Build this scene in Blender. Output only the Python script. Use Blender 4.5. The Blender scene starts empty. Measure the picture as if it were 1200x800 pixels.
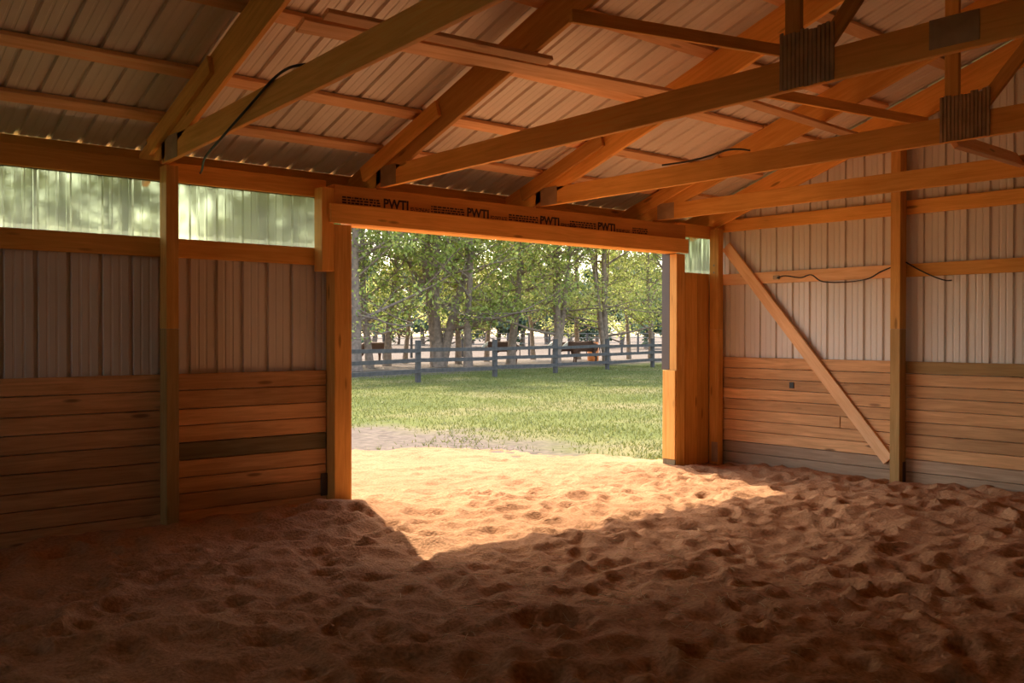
import bpy, bmesh, math, random
import numpy as np
from mathutils import Vector, Matrix

random.seed(7)
rng = np.random.default_rng(11)
sc = bpy.context.scene
COL = sc.collection

# ------------------------------------------------------------------ camera
F_PX = 1112.6
YAW, PITCH, ROLL = 0.70755, -0.00863, 0.0012
CAM = Vector((0, 0, 1.5))
fw = Vector((math.sin(YAW) * math.cos(PITCH), math.cos(YAW) * math.cos(PITCH), math.sin(PITCH)))
rt = Vector((math.cos(YAW), -math.sin(YAW), 0))
up = rt.cross(fw)
r2 = math.cos(ROLL) * rt + math.sin(ROLL) * up
u2 = -math.sin(ROLL) * rt + math.cos(ROLL) * up
cd = bpy.data.cameras.new('camera')
cd.sensor_width = 36
cd.lens = F_PX / 1200 * 36
cd.clip_end = 1000
cam = bpy.data.objects.new('camera', cd)
M = Matrix((r2, u2, -fw)).transposed().to_4x4()
M.translation = CAM
cam.matrix_world = M
COL.objects.link(cam)
sc.camera = cam

# ------------------------------------------------------------------ sky, sun, exposure
SUN_DIR = Vector((0.75, 2.6, 2.95)).normalized()          # towards the sun
world = bpy.data.worlds.new('world')
sc.world = world
world.use_nodes = True
wn = world.node_tree.nodes
sky = wn.new('ShaderNodeTexSky')
sky.sky_type = 'NISHITA'
sky.sun_disc = False
sky.sun_elevation = math.asin(SUN_DIR.z)
sky.sun_rotation = math.atan2(SUN_DIR.x, SUN_DIR.y)
sky.dust_density = 2.0
sky.air_density = 1.0
wtint = wn.new('ShaderNodeMix'); wtint.data_type = 'RGBA'; wtint.blend_type = 'MULTIPLY'
wtint.inputs['Factor'].default_value = 1.0
wtint.inputs['B'].default_value = (1.0, 0.91, 0.78, 1)          # the photograph's warm white balance
world.node_tree.links.new(sky.outputs[0], wtint.inputs['A'])
world.node_tree.links.new(wtint.outputs['Result'], wn['Background'].inputs[0])
wn['Background'].inputs[1].default_value = 0.42
sd = bpy.data.lights.new('sun', 'SUN')
sd.energy = 4.4
sd.angle = math.radians(0.6)
sd.color = (1.0, 0.88, 0.70)
sun = bpy.data.objects.new('sun', sd)
sun.rotation_euler = (-SUN_DIR).to_track_quat('-Z', 'Y').to_euler()
sun.location = (10, 30, 30)
COL.objects.link(sun)
vs = sc.view_settings
vs.view_transform = 'Standard'
vs.look = 'None'
vs.gamma = 1.0
vs.use_curve_mapping = False
vs.exposure = 1.05
sc.cycles.diffuse_bounces = 6
sc.cycles.max_bounces = 12

# ------------------------------------------------------------------ material helpers
def new_mat(name):
    m = bpy.data.materials.new(name)
    m.use_nodes = True
    return m, m.node_tree.nodes, m.node_tree.links, m.node_tree.nodes['Principled BSDF']

def ramp(nodes, stops):
    r = nodes.new('ShaderNodeValToRGB')
    e = r.color_ramp.elements
    while len(e) < len(stops):
        e.new(0.5)
    for i, (p, c) in enumerate(stops):
        e[i].position = p
        e[i].color = (*c, 1)
    return r

def mat_wood(name, light, dark, knots=0.5, rough=0.65, tint=0.25):
    """Sawn softwood: grain along local X, knots, board-to-board tint."""
    m, N, L, P = new_mat(name)
    tc = N.new('ShaderNodeTexCoord')
    oi = N.new('ShaderNodeObjectInfo')
    add = N.new('ShaderNodeVectorMath'); add.operation = 'ADD'
    sc_ = N.new('ShaderNodeVectorMath'); sc_.operation = 'SCALE'
    cmb = N.new('ShaderNodeCombineXYZ')
    for k in range(3):
        L.new(oi.outputs['Random'], cmb.inputs[k])
    sc_.inputs['Scale'].default_value = 37.0
    L.new(cmb.outputs[0], sc_.inputs[0])
    L.new(tc.outputs['Object'], add.inputs[0]); L.new(sc_.outputs[0], add.inputs[1])
    mp = N.new('ShaderNodeMapping'); mp.inputs['Scale'].default_value = (0.9, 14, 14)
    L.new(add.outputs[0], mp.inputs[0])
    # knots
    mk = N.new('ShaderNodeMapping'); mk.inputs['Scale'].default_value = (1.5, 6.5, 6.5)
    L.new(add.outputs[0], mk.inputs[0])
    vo = N.new('ShaderNodeTexVoronoi'); vo.inputs['Scale'].default_value = 1.0
    L.new(mk.outputs[0], vo.inputs[0])
    kr = ramp(N, [(0.0, (1, 1, 1)), (0.075, (0.85, 0.85, 0.85)), (0.13, (0, 0, 0))])
    L.new(vo.outputs['Distance'], kr.inputs[0])
    # grain, bent around knots
    nz = N.new('ShaderNodeTexNoise'); nz.inputs['Scale'].default_value = 2.2
    nz.inputs['Detail'].default_value = 6; nz.inputs['Roughness'].default_value = 0.6
    nz.inputs['Distortion'].default_value = 0.7
    L.new(mp.outputs[0], nz.inputs[0])
    gr = ramp(N, [(0.25, dark), (0.48, tuple(0.5 * (a + b) for a, b in zip(light, dark))), (0.7, light)])
    L.new(nz.outputs['Fac'], gr.inputs[0])
    big = N.new('ShaderNodeTexNoise'); big.inputs['Scale'].default_value = 1.3; big.inputs['Detail'].default_value = 2
    L.new(add.outputs[0], big.inputs[0])
    hsv = N.new('ShaderNodeHueSaturation')
    mr = N.new('ShaderNodeMapRange')
    mr.inputs['To Min'].default_value = 1 - tint; mr.inputs['To Max'].default_value = 1 + tint
    L.new(oi.outputs['Random'], mr.inputs['Value'])
    mm = N.new('ShaderNodeMath'); mm.operation = 'MULTIPLY'
    mr2 = N.new('ShaderNodeMapRange'); mr2.inputs['To Min'].default_value = 0.75; mr2.inputs['To Max'].default_value = 1.25
    L.new(big.outputs['Fac'], mr2.inputs['Value'])
    L.new(mr.outputs[0], mm.inputs[0]); L.new(mr2.outputs[0], mm.inputs[1])
    L.new(mm.outputs[0], hsv.inputs['Value']); L.new(gr.outputs[0], hsv.inputs['Color'])
    mx = N.new('ShaderNodeMix'); mx.data_type = 'RGBA'
    mx.inputs['B'].default_value = (dark[0] * 0.35, dark[1] * 0.28, dark[2] * 0.25, 1)
    km = N.new('ShaderNodeMath'); km.operation = 'MULTIPLY'; km.inputs[1].default_value = knots
    L.new(kr.outputs[0], km.inputs[0]); L.new(km.outputs[0], mx.inputs['Factor'])
    L.new(hsv.outputs[0], mx.inputs['A'])
    L.new(mx.outputs['Result'], P.inputs['Base Color'])
    P.inputs['Roughness'].default_value = rough
    P.inputs['Specular IOR Level'].default_value = 0.25
    bp = N.new('ShaderNodeBump'); bp.inputs['Strength'].default_value = 0.25; bp.inputs['Distance'].default_value = 0.004
    L.new(nz.outputs['Fac'], bp.inputs['Height']); L.new(bp.outputs[0], P.inputs['Normal'])
    return m

def mat_plain(name, c, rough=0.6, metal=0.0, var=0.12, scale=3.0):
    m, N, L, P = new_mat(name)
    tc = N.new('ShaderNodeTexCoord')
    nz = N.new('ShaderNodeTexNoise'); nz.inputs['Scale'].default_value = scale; nz.inputs['Detail'].default_value = 5
    L.new(tc.outputs['Object'], nz.inputs[0])
    r = ramp(N, [(0.3, tuple(x * (1 - var) for x in c)), (0.7, tuple(min(1, x * (1 + var)) for x in c))])
    L.new(nz.outputs['Fac'], r.inputs[0]); L.new(r.outputs[0], P.inputs['Base Color'])
    P.inputs['Roughness'].default_value = rough
    P.inputs['Metallic'].default_value = metal
    return m

LUMBER = mat_wood('new pine lumber', (0.88, 0.46, 0.12), (0.68, 0.305, 0.058), 0.75)
PALE = mat_wood('pale pine with bounce light', (0.92, 0.58, 0.31), (0.74, 0.39, 0.17), 0.6)  # pale boards; light from below is put into the purlins' and braces' tone
POSTLOW = mat_wood('treated lower post', (0.50, 0.30, 0.105), (0.33, 0.18, 0.05), 0.5, tint=0.08)
PLANK_GREY = mat_wood('greyed pine planking', (0.52, 0.36, 0.23), (0.32, 0.20, 0.115), 0.8, tint=0.15)
TREATED_BROWN = mat_wood('treated brown planking', (0.42, 0.26, 0.10), (0.28, 0.16, 0.055), 0.4, tint=0.08)
LVL = mat_wood('laminated header lumber', (0.70, 0.33, 0.085), (0.56, 0.235, 0.05), 0.2, tint=0.05)
PLANK = mat_wood('weathered pine planking', (0.76, 0.43, 0.20), (0.45, 0.22, 0.08), 0.85, tint=0.22)
TREATED = mat_wood('treated greenish planking', (0.22, 0.17, 0.09), (0.12, 0.09, 0.045), 0.5)
POSTW = mat_wood('post timber', (0.76, 0.40, 0.11), (0.54, 0.25, 0.05), 0.7, tint=0.12)
METAL_WALL = mat_plain('tan painted wall steel', (0.71, 0.645, 0.57), 0.45, 0.0, 0.06, 1.2)
METAL_ROOF = mat_plain('bare roof steel', (0.75, 0.665, 0.575), 0.40, 0.0, 0.10, 1.5)
GALV = mat_plain('galvanised plate', (0.42, 0.29, 0.17), 0.55, 0.15, 0.2, 9)
DARKTRIM = mat_plain('dark brown trim steel', (0.085, 0.06, 0.05), 0.5, 0.1, 0.1, 3)
BLACK = mat_plain('black rubber', (0.012, 0.010, 0.010), 0.5, 0, 0.2, 10)
INK = mat_plain('black ink', (0.05, 0.02, 0.012), 0.8, 0, 0.3, 30)
WHITE = mat_plain('white plastic', (0.7, 0.7, 0.66), 0.5)

def mat_clear():
    m, N, L, P = new_mat('clear corrugated plastic')
    N.remove(P)
    out = N['Material Output']
    rf = N.new('ShaderNodeBsdfRefraction'); rf.inputs['Roughness'].default_value = 0.42
    rf.inputs['IOR'].default_value = 1.02; rf.inputs['Color'].default_value = (0.37, 0.42, 0.28, 1)
    tr = N.new('ShaderNodeBsdfTranslucent'); tr.inputs['Color'].default_value = (0.34, 0.38, 0.29, 1)
    gl = N.new('ShaderNodeBsdfGlossy'); gl.inputs['Roughness'].default_value = 0.3
    tc = N.new('ShaderNodeTexCoord')
    mp = N.new('ShaderNodeMapping'); mp.inputs['Scale'].default_value = (60, 60, 0.8)
    nz = N.new('ShaderNodeTexNoise'); nz.inputs['Scale'].default_value = 1.0; nz.inputs['Detail'].default_value = 3
    L.new(tc.outputs['Object'], mp.inputs[0]); L.new(mp.outputs[0], nz.inputs[0])
    rp = N.new('ShaderNodeMapRange'); rp.inputs['From Min'].default_value = 0.3; rp.inputs['From Max'].default_value = 0.7
    rp.inputs['To Min'].default_value = 0.2; rp.inputs['To Max'].default_value = 0.42
    L.new(nz.outputs['Fac'], rp.inputs['Value'])
    m1 = N.new('ShaderNodeMixShader'); L.new(rp.outputs[0], m1.inputs[0])
    L.new(rf.outputs[0], m1.inputs[1]); L.new(tr.outputs[0], m1.inputs[2])
    m2 = N.new('ShaderNodeMixShader'); m2.inputs[0].default_value = 0.04
    L.new(m1.outputs[0], m2.inputs[1]); L.new(gl.outputs[0], m2.inputs[2])
    L.new(m2.outputs[0], out.inputs['Surface'])
    return m
CLEAR = mat_clear()

def mat_sand():
    m, N, L, P = new_mat('arena sand')
    ge = N.new('ShaderNodeNewGeometry')
    n1 = N.new('ShaderNodeTexNoise'); n1.inputs['Scale'].default_value = 0.8; n1.inputs['Detail'].default_value = 6
    n2 = N.new('ShaderNodeTexNoise'); n2.inputs['Scale'].default_value = 45; n2.inputs['Detail'].default_value = 4
    for n in (n1, n2):
        L.new(ge.outputs['Position'], n.inputs[0])
    r1 = ramp(N, [(0.3, (0.39, 0.195, 0.094)), (0.7, (0.50, 0.262, 0.134))])
    L.new(n1.outputs['Fac'], r1.inputs[0])
    r2_ = ramp(N, [(0.3, (0.70, 0.70, 0.68)), (0.7, (1.12, 1.12, 1.12))])
    L.new(n2.outputs['Fac'], r2_.inputs[0])
    mx = N.new('ShaderNodeMix'); mx.data_type = 'RGBA'; mx.blend_type = 'MULTIPLY'; mx.inputs['Factor'].default_value = 1
    L.new(r1.outputs[0], mx.inputs['A']); L.new(r2_.outputs[0], mx.inputs['B'])
    L.new(mx.outputs['Result'], P.inputs['Base Color'])
    P.inputs['Roughness'].default_value = 0.95
    P.inputs['Specular IOR Level'].default_value = 0.1
    bp = N.new('ShaderNodeBump'); bp.inputs['Strength'].default_value = 0.7; bp.inputs['Distance'].default_value = 0.018
    L.new(n2.outputs['Fac'], bp.inputs['Height']); L.new(bp.outputs[0], P.inputs['Normal'])
    return m
SAND = mat_sand()

def mat_ground():
    m, N, L, P = new_mat('pasture ground')
    ge = N.new('ShaderNodeNewGeometry')
    n1 = N.new('ShaderNodeTexNoise'); n1.inputs['Scale'].default_value = 0.35; n1.inputs['Detail'].default_value = 7
    n2 = N.new('ShaderNodeTexNoise'); n2.inputs['Scale'].default_value = 7; n2.inputs['Detail'].default_value = 5
    n3 = N.new('ShaderNodeTexNoise'); n3.inputs['Scale'].default_value = 0.9; n3.inputs['Detail'].default_value = 5
    for n in (n1, n2, n3):
        L.new(ge.outputs['Position'], n.inputs[0])
    g = ramp(N, [(0.3, (0.085, 0.105, 0.022)), (0.5, (0.13, 0.14, 0.036)), (0.72, (0.22, 0.185, 0.085))])
    L.new(n1.outputs['Fac'], g.inputs[0])
    d = ramp(N, [(0.3, (0.095, 0.072, 0.058)), (0.7, (0.20, 0.155, 0.12))])
    L.new(n2.outputs['Fac'], d.inputs[0])
    # bare earth: ring around the sand apron, and the paddock beyond the fence
    vm = N.new('ShaderNodeVectorMath'); vm.operation = 'SUBTRACT'; vm.inputs[1].default_value = (6.8, 11.6, 0)
    L.new(ge.outputs['Position'], vm.inputs[0])
    vs_ = N.new('ShaderNodeVectorMath'); vs_.operation = 'MULTIPLY'; vs_.inputs[1].default_value = (1.3, 0.9, 0)
    L.new(vm.outputs[0], vs_.inputs[0])
    ln = N.new('ShaderNodeVectorMath'); ln.operation = 'LENGTH'; L.new(vs_.outputs[0], ln.inputs[0])
    a1 = N.new('ShaderNodeMapRange'); a1.inputs['From Min'].default_value = 2.4; a1.inputs['From Max'].default_value = 5.6
    a1.inputs['To Min'].default_value = 0.85; a1.inputs['To Max'].default_value = 0.0
    L.new(ln.outputs['Value'], a1.inputs['Value'])
    dt = N.new('ShaderNodeVectorMath'); dt.operation = 'DOT_PRODUCT'; dt.inputs[1].default_value = (-0.24, 0.97, 0)
    L.new(ge.outputs['Position'], dt.inputs[0])
    a2 = N.new('ShaderNodeMapRange'); a2.inputs['From Min'].default_value = 23.5; a2.inputs['From Max'].default_value = 26.5
    a2.inputs['To Max'].default_value = 1.05
    L.new(dt.outputs['Value'], a2.inputs['Value'])
    mxm = N.new('ShaderNodeMath'); mxm.operation = 'MAXIMUM'
    L.new(a1.outputs[0], mxm.inputs[0]); L.new(a2.outputs[0], mxm.inputs[1])
    ad = N.new('ShaderNodeMath'); ad.operation = 'ADD'; L.new(mxm.outputs[0], ad.inputs[0]); L.new(n3.outputs['Fac'], ad.inputs[1])
    fr = ramp(N, [(0.0, (0, 0, 0)), (0.5, (0, 0, 0)), (1.0, (1, 1, 1))])
    hb = N.new('ShaderNodeMapRange'); hb.inputs['From Min'].default_value = 0.75; hb.inputs['From Max'].default_value = 1.2
    L.new(ad.outputs[0], hb.inputs['Value'])
    N.remove(fr)
    mx = N.new('ShaderNodeMix'); mx.data_type = 'RGBA'
    L.new(hb.outputs[0], mx.inputs['Factor']); L.new(g.outputs[0], mx.inputs['A']); L.new(d.outputs[0], mx.inputs['B'])
    L.new(mx.outputs['Result'], P.inputs['Base Color'])
    P.inputs['Roughness'].default_value = 0.95; P.inputs['Specular IOR Level'].default_value = 0.1
    bp = N.new('ShaderNodeBump'); bp.inputs['Strength'].default_value = 0.6; bp.inputs['Distance'].default_value = 0.05
    L.new(n2.outputs['Fac'], bp.inputs['Height']); L.new(bp.outputs[0], P.inputs['Normal'])
    return m
GROUND = mat_ground()

def mat_leaf(name, a, b, trans=0.45):
    m, N, L, P = new_mat(name)
    out = N['Material Output']
    ge = N.new('ShaderNodeNewGeometry')
    r = ramp(N, [(0.0, a), (1.0, b)])
    L.new(ge.outputs['Random Per Island'], r.inputs[0])
    L.new(r.outputs[0], P.inputs['Base Color']); P.inputs['Roughness'].default_value = 0.55
    tl = N.new('ShaderNodeBsdfTranslucent'); L.new(r.outputs[0], tl.inputs['Color'])
    mx = N.new('ShaderNodeMixShader'); mx.inputs[0].default_value = trans
    L.new(P.outputs[0], mx.inputs[1]); L.new(tl.outputs[0], mx.inputs[2])
    L.new(mx.outputs[0], out.inputs['Surface'])
    return m
LEAF = mat_leaf('spring leaves', (0.18, 0.25, 0.04), (0.56, 0.60, 0.17), 0.55)
LEAF2 = mat_leaf('yellow green leaves', (0.24, 0.29, 0.06), (0.62, 0.60, 0.21), 0.55)
LEAFFAR = mat_leaf('far hazed foliage', (0.10, 0.15, 0.09), (0.20, 0.26, 0.16), 0.3)  # distance haze put into the leaf colour
GRASS = mat_leaf('grass blades', (0.10, 0.125, 0.02), (0.205, 0.195, 0.055), 0.4)
BARK = mat_plain('grey brown bark', (0.26, 0.18, 0.135), 0.9, 0, 0.35, 6)
FENCE = mat_plain('dark weathered fence wood', (0.078, 0.066, 0.062), 0.85, 0, 0.3, 5)
PIPE = mat_plain('grey rail', (0.22, 0.21, 0.20), 0.6, 0.2, 0.2, 5)

# ------------------------------------------------------------------ object helpers
def tag(o, label=None, cat=None, group=None, kind=None):
    if label: o['label'] = label
    if cat: o['category'] = cat
    if group: o['group'] = group
    if kind: o['kind'] = kind
    return o

def empty(name, loc=(0, 0, 0)):
    o = bpy.data.objects.new(name, None)
    o.empty_display_size = 0.1
    o.location = loc
    COL.objects.link(o)
    return o

def world_loc(o):
    v = Vector(o.location)
    while o.parent:
        o = o.parent
        v = v + Vector(o.location)
    return v

def place(name, me, mat, parent=None, mw=None):
    o = bpy.data.objects.new(name, me)
    if mat and not me.materials:
        me.materials.append(mat)
    COL.objects.link(o)
    mw = mw or Matrix.Identity(4)
    if parent is not None:
        o.parent = parent
        # parents are only ever translated here
        mw = Matrix.Translation(-world_loc(parent)) @ mw
    o.matrix_local = mw
    return o

_cache = {}
def box_mesh(l, t, w, mat, ch=0.004):
    """chamfered box, length on X, thickness on Y, width on Z, centred"""
    key = (round(l, 3), round(t, 3), round(w, 3), mat.name, ch)
    if key in _cache:
        return _cache[key]
    bm = bmesh.new()
    bmesh.ops.create_cube(bm, size=1)
    bmesh.ops.scale(bm, vec=(l, t, w), verts=bm.verts)
    if ch:
        bmesh.ops.bevel(bm, geom=list(bm.edges), offset=min(ch, t * 0.3, w * 0.3, l * 0.3), segments=1, affect='EDGES')
    me = bpy.data.meshes.new('board')
    bm.to_mesh(me); bm.free()
    me.materials.append(mat)
    _cache[key] = me
    return me

def board(name, p0, p1, t, w, mat, parent=None, upv=(0, 0, 1), ch=0.004):
    """straight board from p0 to p1 (centre line); w measured along upv, t across"""
    p0, p1 = Vector(p0), Vector(p1)
    d = p1 - p0
    x = d.normalized()
    u = Vector(upv)
    y = u.cross(x).normalized()
    z = x.cross(y)
    R = Matrix((x, y, z)).transposed().to_4x4()
    R.translation = (p0 + p1) / 2
    return place(name, box_mesh(d.length, t, w, mat, ch), mat, parent, R)

def bx(name, x0, x1, y0, y1, z0, z1, mat, parent=None, axis='x', ch=0.004):
    """axis aligned board; the grain runs along `axis`"""
    cx, cy, cz = (x0 + x1) / 2, (y0 + y1) / 2, (z0 + z1) / 2
    if axis == 'x':
        return board(name, (x0, cy, cz), (x1, cy, cz), y1 - y0, z1 - z0, mat, parent, (0, 0, 1), ch)
    if axis == 'y':
        return board(name, (cx, y0, cz), (cx, y1, cz), x1 - x0, z1 - z0, mat, parent, (0, 0, 1), ch)
    return board(name, (cx, cy, z0), (cx, cy, z1), x1 - x0, y1 - y0, mat, parent, (0, 1, 0), ch)

def mesh_of(name, verts, faces, mat=None, smooth=False):
    me = bpy.data.meshes.new(name)
    me.from_pydata(verts, [], faces)
    if smooth:
        me.polygons.foreach_set('use_smooth', [True] * len(me.polygons))
    if mat:
        me.materials.append(mat)
    me.update()
    return me

def tube_geo(pts, radii, n=6, cap=True):
    verts, faces = [], []
    pts = [Vector(p) for p in pts]
    prev = None
    for i, p in enumerate(pts):
        d = (pts[min(i + 1, len(pts) - 1)] - pts[max(i - 1, 0)]).normalized()
        a = prev if prev is not None else (Vector((1, 0, 0)) if abs(d.x) < 0.9 else Vector((0, 1, 0)))
        a = (a - d * a.dot(d)).normalized()
        b = d.cross(a)
        prev = a
        for k in range(n):
            t = 2 * math.pi * k / n
            verts.append(tuple(p + (a * math.cos(t) + b * math.sin(t)) * radii[i]))
        if i:
            o = (i - 1) * n
            for k in range(n):
                k2 = (k + 1) % n
                faces.append((o + k, o + k2, o + n + k2, o + n + k))
    if cap:
        faces.append(tuple(range(n - 1, -1, -1)))
        o = (len(pts) - 1) * n
        faces.append(tuple(o + k for k in range(n)))
    return verts, faces

def smooth_path(pts, k=6):
    pts = [Vector(p) for p in pts]
    out = []
    for i in range(len(pts) - 1):
        p0, p1, p2, p3 = pts[max(i - 1, 0)], pts[i], pts[i + 1], pts[min(i + 2, len(pts) - 1)]
        for j in range(k):
            t = j / k
            out.append(0.5 * ((2 * p1) + (p2 - p0) * t + (2 * p0 - 5 * p1 + 4 * p2 - p3) * t * t + (3 * p1 - p0 - 3 * p2 + p3) * t ** 3))
    out.append(pts[-1])
    return out

def cable(name, pts, r, mat, parent=None):
    p = smooth_path(pts)
    v, f = tube_geo(p, [r] * len(p), 6)
    return place(name, mesh_of(name, v, f, mat, True), mat, parent)

# ------------------------------------------------------------------ roof geometry
SL = 0.345
def chord_low(y): return 3.00 + SL * (7.06 - abs(y))
def chord_top(y): return 3.31 + SL * (7.06 - abs(y))
def roof_z(y): return chord_top(y) + 0.041
RN = Vector((0, SL, 1)).normalized()          # roof normal, near-door slope
X0, X1, Y0, Y1 = -8.0, 9.89, -7.6, 7.60       # shell
EAVE = 8.10

# ------------------------------------------------------------------ ground
def vnoise(x, y, freq, seed):
    r = np.random.default_rng(seed).random((256, 256))
    u, v = x * freq + 1000.3, y * freq + 1000.7
    i, j = np.floor(u).astype(int), np.floor(v).astype(int)
    a, b = u - i, v - j
    a, b = a * a * (3 - 2 * a), b * b * (3 - 2 * b)
    g = lambda p, q: r[p % 256, q % 256]
    return (g(i, j) * (1 - a) + g(i + 1, j) * a) * (1 - b) + (g(i, j + 1) * (1 - a) + g(i + 1, j + 1) * a) * b - 0.5

def sand_height(x, y):
    z = -0.045 - 0.012 * np.clip(x - 3, 0, 6) - 0.012 * np.clip(y - 7.4, 0, 2)
    wx = x + 0.25 * vnoise(x, y, 1.3, 41)
    wy = y + 0.25 * vnoise(x, y, 1.3, 42)
    soft = np.where(y > 7.0, np.clip(1.4 - 0.35 * (y - 6), 0.45, 1), 1.0)
    rough = 0.055 * vnoise(wx, wy, 1.5, 2) + 0.055 * (0.5 - np.abs(vnoise(wx, wy, 2.6, 43)) * 2) + 0.04 * (0.5 - np.abs(vnoise(wx, wy, 4.6, 44)) * 2) + 0.018 * (0.5 - np.abs(vnoise(wx, wy, 9.5, 45)) * 2) + 0.010 * vnoise(x, y, 14, 4)
    z = z + 0.07 * vnoise(x, y, 0.55, 1) + 0.86 * soft * rough
    # heaped sand at the foot of the left jamb and along the walls
    z = z + 0.10 * np.exp(-((x - 4.0) ** 2 / 0.5 + (y - 7.0) ** 2 / 0.25))
    return z

def build_sand():
    xs = np.concatenate([np.arange(-8, 0.2, 0.2), np.arange(0.2, 11.0, 0.028)])
    ys = np.concatenate([np.arange(-7.6, 0.8, 0.2), np.arange(0.8, 12.6, 0.028)])
    X, Y = np.meshgrid(xs, ys)
    Z = sand_height(X, Y)
    # hoof prints: dished pits with a pushed-up rim
    pr = np.random.default_rng(5)
    n = 2300
    px, py = pr.uniform(0.0, 10.2, n), pr.uniform(0.8, 11.8, n)
    R_ = pr.uniform(0.06, 0.13, n); D_ = pr.uniform(0.008, 0.03, n); A_ = pr.uniform(0, np.pi, n); E_ = pr.uniform(1.0, 1.6, n)
    out = (py > 7.3)
    D_[out] *= 0.5
    for k in range(n):
        r = R_[k] * 2.6
        i0, i1 = np.searchsorted(xs, px[k] - r), np.searchsorted(xs, px[k] + r)
        j0, j1 = np.searchsorted(ys, py[k] - r), np.searchsorted(ys, py[k] + r)
        dx, dy = X[j0:j1, i0:i1] - px[k], Y[j0:j1, i0:i1] - py[k]
        c, s = math.cos(A_[k]), math.sin(A_[k])
        q = np.sqrt(((dx * c + dy * s) / E_[k]) ** 2 + (-dx * s + dy * c) ** 2) / R_[k]
        Z[j0:j1, i0:i1] += D_[k] * (-np.exp(-(q * 1.2) ** 2.6) + 0.45 * np.exp(-((q - 1.2) / 0.32) ** 2))
    # apron outside the door runs out under the grass
    ell = np.sqrt(((X - 5.8) / 3.9) ** 2 + ((Y - 7.5) / 4.3) ** 2) + 0.10 * vnoise(X, Y, 1.1, 8) + 0.06 * vnoise(X, Y, 4, 9)
    drop = np.where(Y > 7.62, np.clip((ell - 0.93) / 0.12, 0, 1), 0)
    Z = Z - 0.16 * drop
    inside = (Y <= 7.62)
    Z = np.where(inside & (X > 9.9), -0.25, Z)
    nx, ny = len(xs), len(ys)
    co = np.stack([X, Y, Z], -1).reshape(-1, 3)
    idx = np.arange(nx * ny).reshape(ny, nx)
    q = np.stack([idx[:-1, :-1], idx[:-1, 1:], idx[1:, 1:], idx[1:, :-1]], -1).reshape(-1, 4)
    me = bpy.data.meshes.new('floor')
    me.vertices.add(len(co)); me.vertices.foreach_set('co', co.ravel())
    me.loops.add(q.size); me.loops.foreach_set('vertex_index', q.ravel())
    me.polygons.add(len(q)); me.polygons.foreach_set('loop_start', np.arange(0, q.size, 4)); me.polygons.foreach_set('loop_total', np.full(len(q), 4))
    me.polygons.foreach_set('use_smooth', np.ones(len(q), bool))
    me.update(calc_edges=True)
    o = place('floor', me, SAND)
    tag(o, 'loose reddish sand floor churned with hoof prints', None, None, 'structure')
    return o
build_sand()

def lawn_z(x, y):
    return -0.16 + 0.05 * vnoise(x, y, 0.2, 21) + 0.03 * vnoise(x, y, 0.9, 22)

def build_lawn():
    # one ring of grids: fine near the door, coarse out to the horizon
    xs = np.concatenate([np.linspace(-260, -20, 25), np.arange(-18, 46, 0.4), np.linspace(48, 420, 40)])
    ys = np.concatenate([np.linspace(-200, -12, 16), [-8, -4, 0, 4, 7.0], np.arange(7.7, 45, 0.4), np.linspace(47, 420, 44)])
    X, Y = np.meshgrid(xs, ys)
    Z = lawn_z(X, Y)
    und = (X > -8.2) & (X < 10.6) & (Y < 7.65) & (Y > -8.2)
    Z = np.where(und, -0.6, Z)
    nx, ny = len(xs), len(ys)
    co = np.stack([X, Y, Z], -1).reshape(-1, 3)
    idx = np.arange(nx * ny).reshape(ny, nx)
    q = np.stack([idx[:-1, :-1], idx[:-1, 1:], idx[1:, 1:], idx[1:, :-1]], -1).reshape(-1, 4)
    me = mesh_of('ground', [tuple(c) for c in co], [tuple(f) for f in q], GROUND, True)
    tag(place('ground', me, GROUND), 'green pasture with bare earth around the barn door', None, None, 'structure')
build_lawn()

def build_grass():
    n = 230000
    gx, gy = rng.uniform(4, 40, n), 7.9 + 25.1 * rng.random(n) ** 1.5
    az = np.arctan2(gx, gy)
    ell = np.sqrt(((gx - 6.8) * 1.3) ** 2 + ((gy - 11.6) * 0.9) ** 2)
    apron = np.sqrt(((gx - 5.8) / 3.9) ** 2 + ((gy - 7.5) / 4.3) ** 2)
    bare = np.clip((5.2 - ell) / 2.6, 0, 0.9) + 0.9 * vnoise(gx, gy, 0.9, 31) + 0.5 * vnoise(gx, gy, 3, 32)
    keep = (az > 0.40) & (az < 0.98) & (rng.random(n) > np.clip(bare, 0, 0.99)) & (-0.24 * gx + 0.97 * gy < 25.5) & (apron > 0.97)
    gx, gy = gx[keep], gy[keep]
    n = len(gx)
    gz = lawn_z(gx, gy) - 0.01
    h = rng.uniform(0.025, 0.075, n); a = rng.uniform(0, 2 * np.pi, n); w = rng.uniform(0.006, 0.014, n)
    lx, ly = rng.normal(0, 0.03, n), rng.normal(0, 0.03, n)
    v = np.empty((n, 3, 3))
    v[:, 0] = np.stack([gx - w * np.cos(a), gy - w * np.sin(a), gz], -1)
    v[:, 1] = np.stack([gx + w * np.cos(a), gy + w * np.sin(a), gz], -1)
    v[:, 2] = np.stack([gx + lx, gy + ly, gz + h], -1)
    me = bpy.data.meshes.new('grass')
    me.vertices.add(3 * n); me.vertices.foreach_set('co', v.ravel())
    me.loops.add(3 * n); me.loops.foreach_set('vertex_index', np.arange(3 * n))
    me.polygons.add(n); me.polygons.foreach_set('loop_start', np.arange(0, 3 * n, 3)); me.polygons.foreach_set('loop_total', np.full(n, 3))
    me.update(calc_edges=True)
    tag(place('grass', me, GRASS), 'short sunlit grass between the barn door and fence', 'grass', None, 'stuff')
build_grass()

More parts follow.
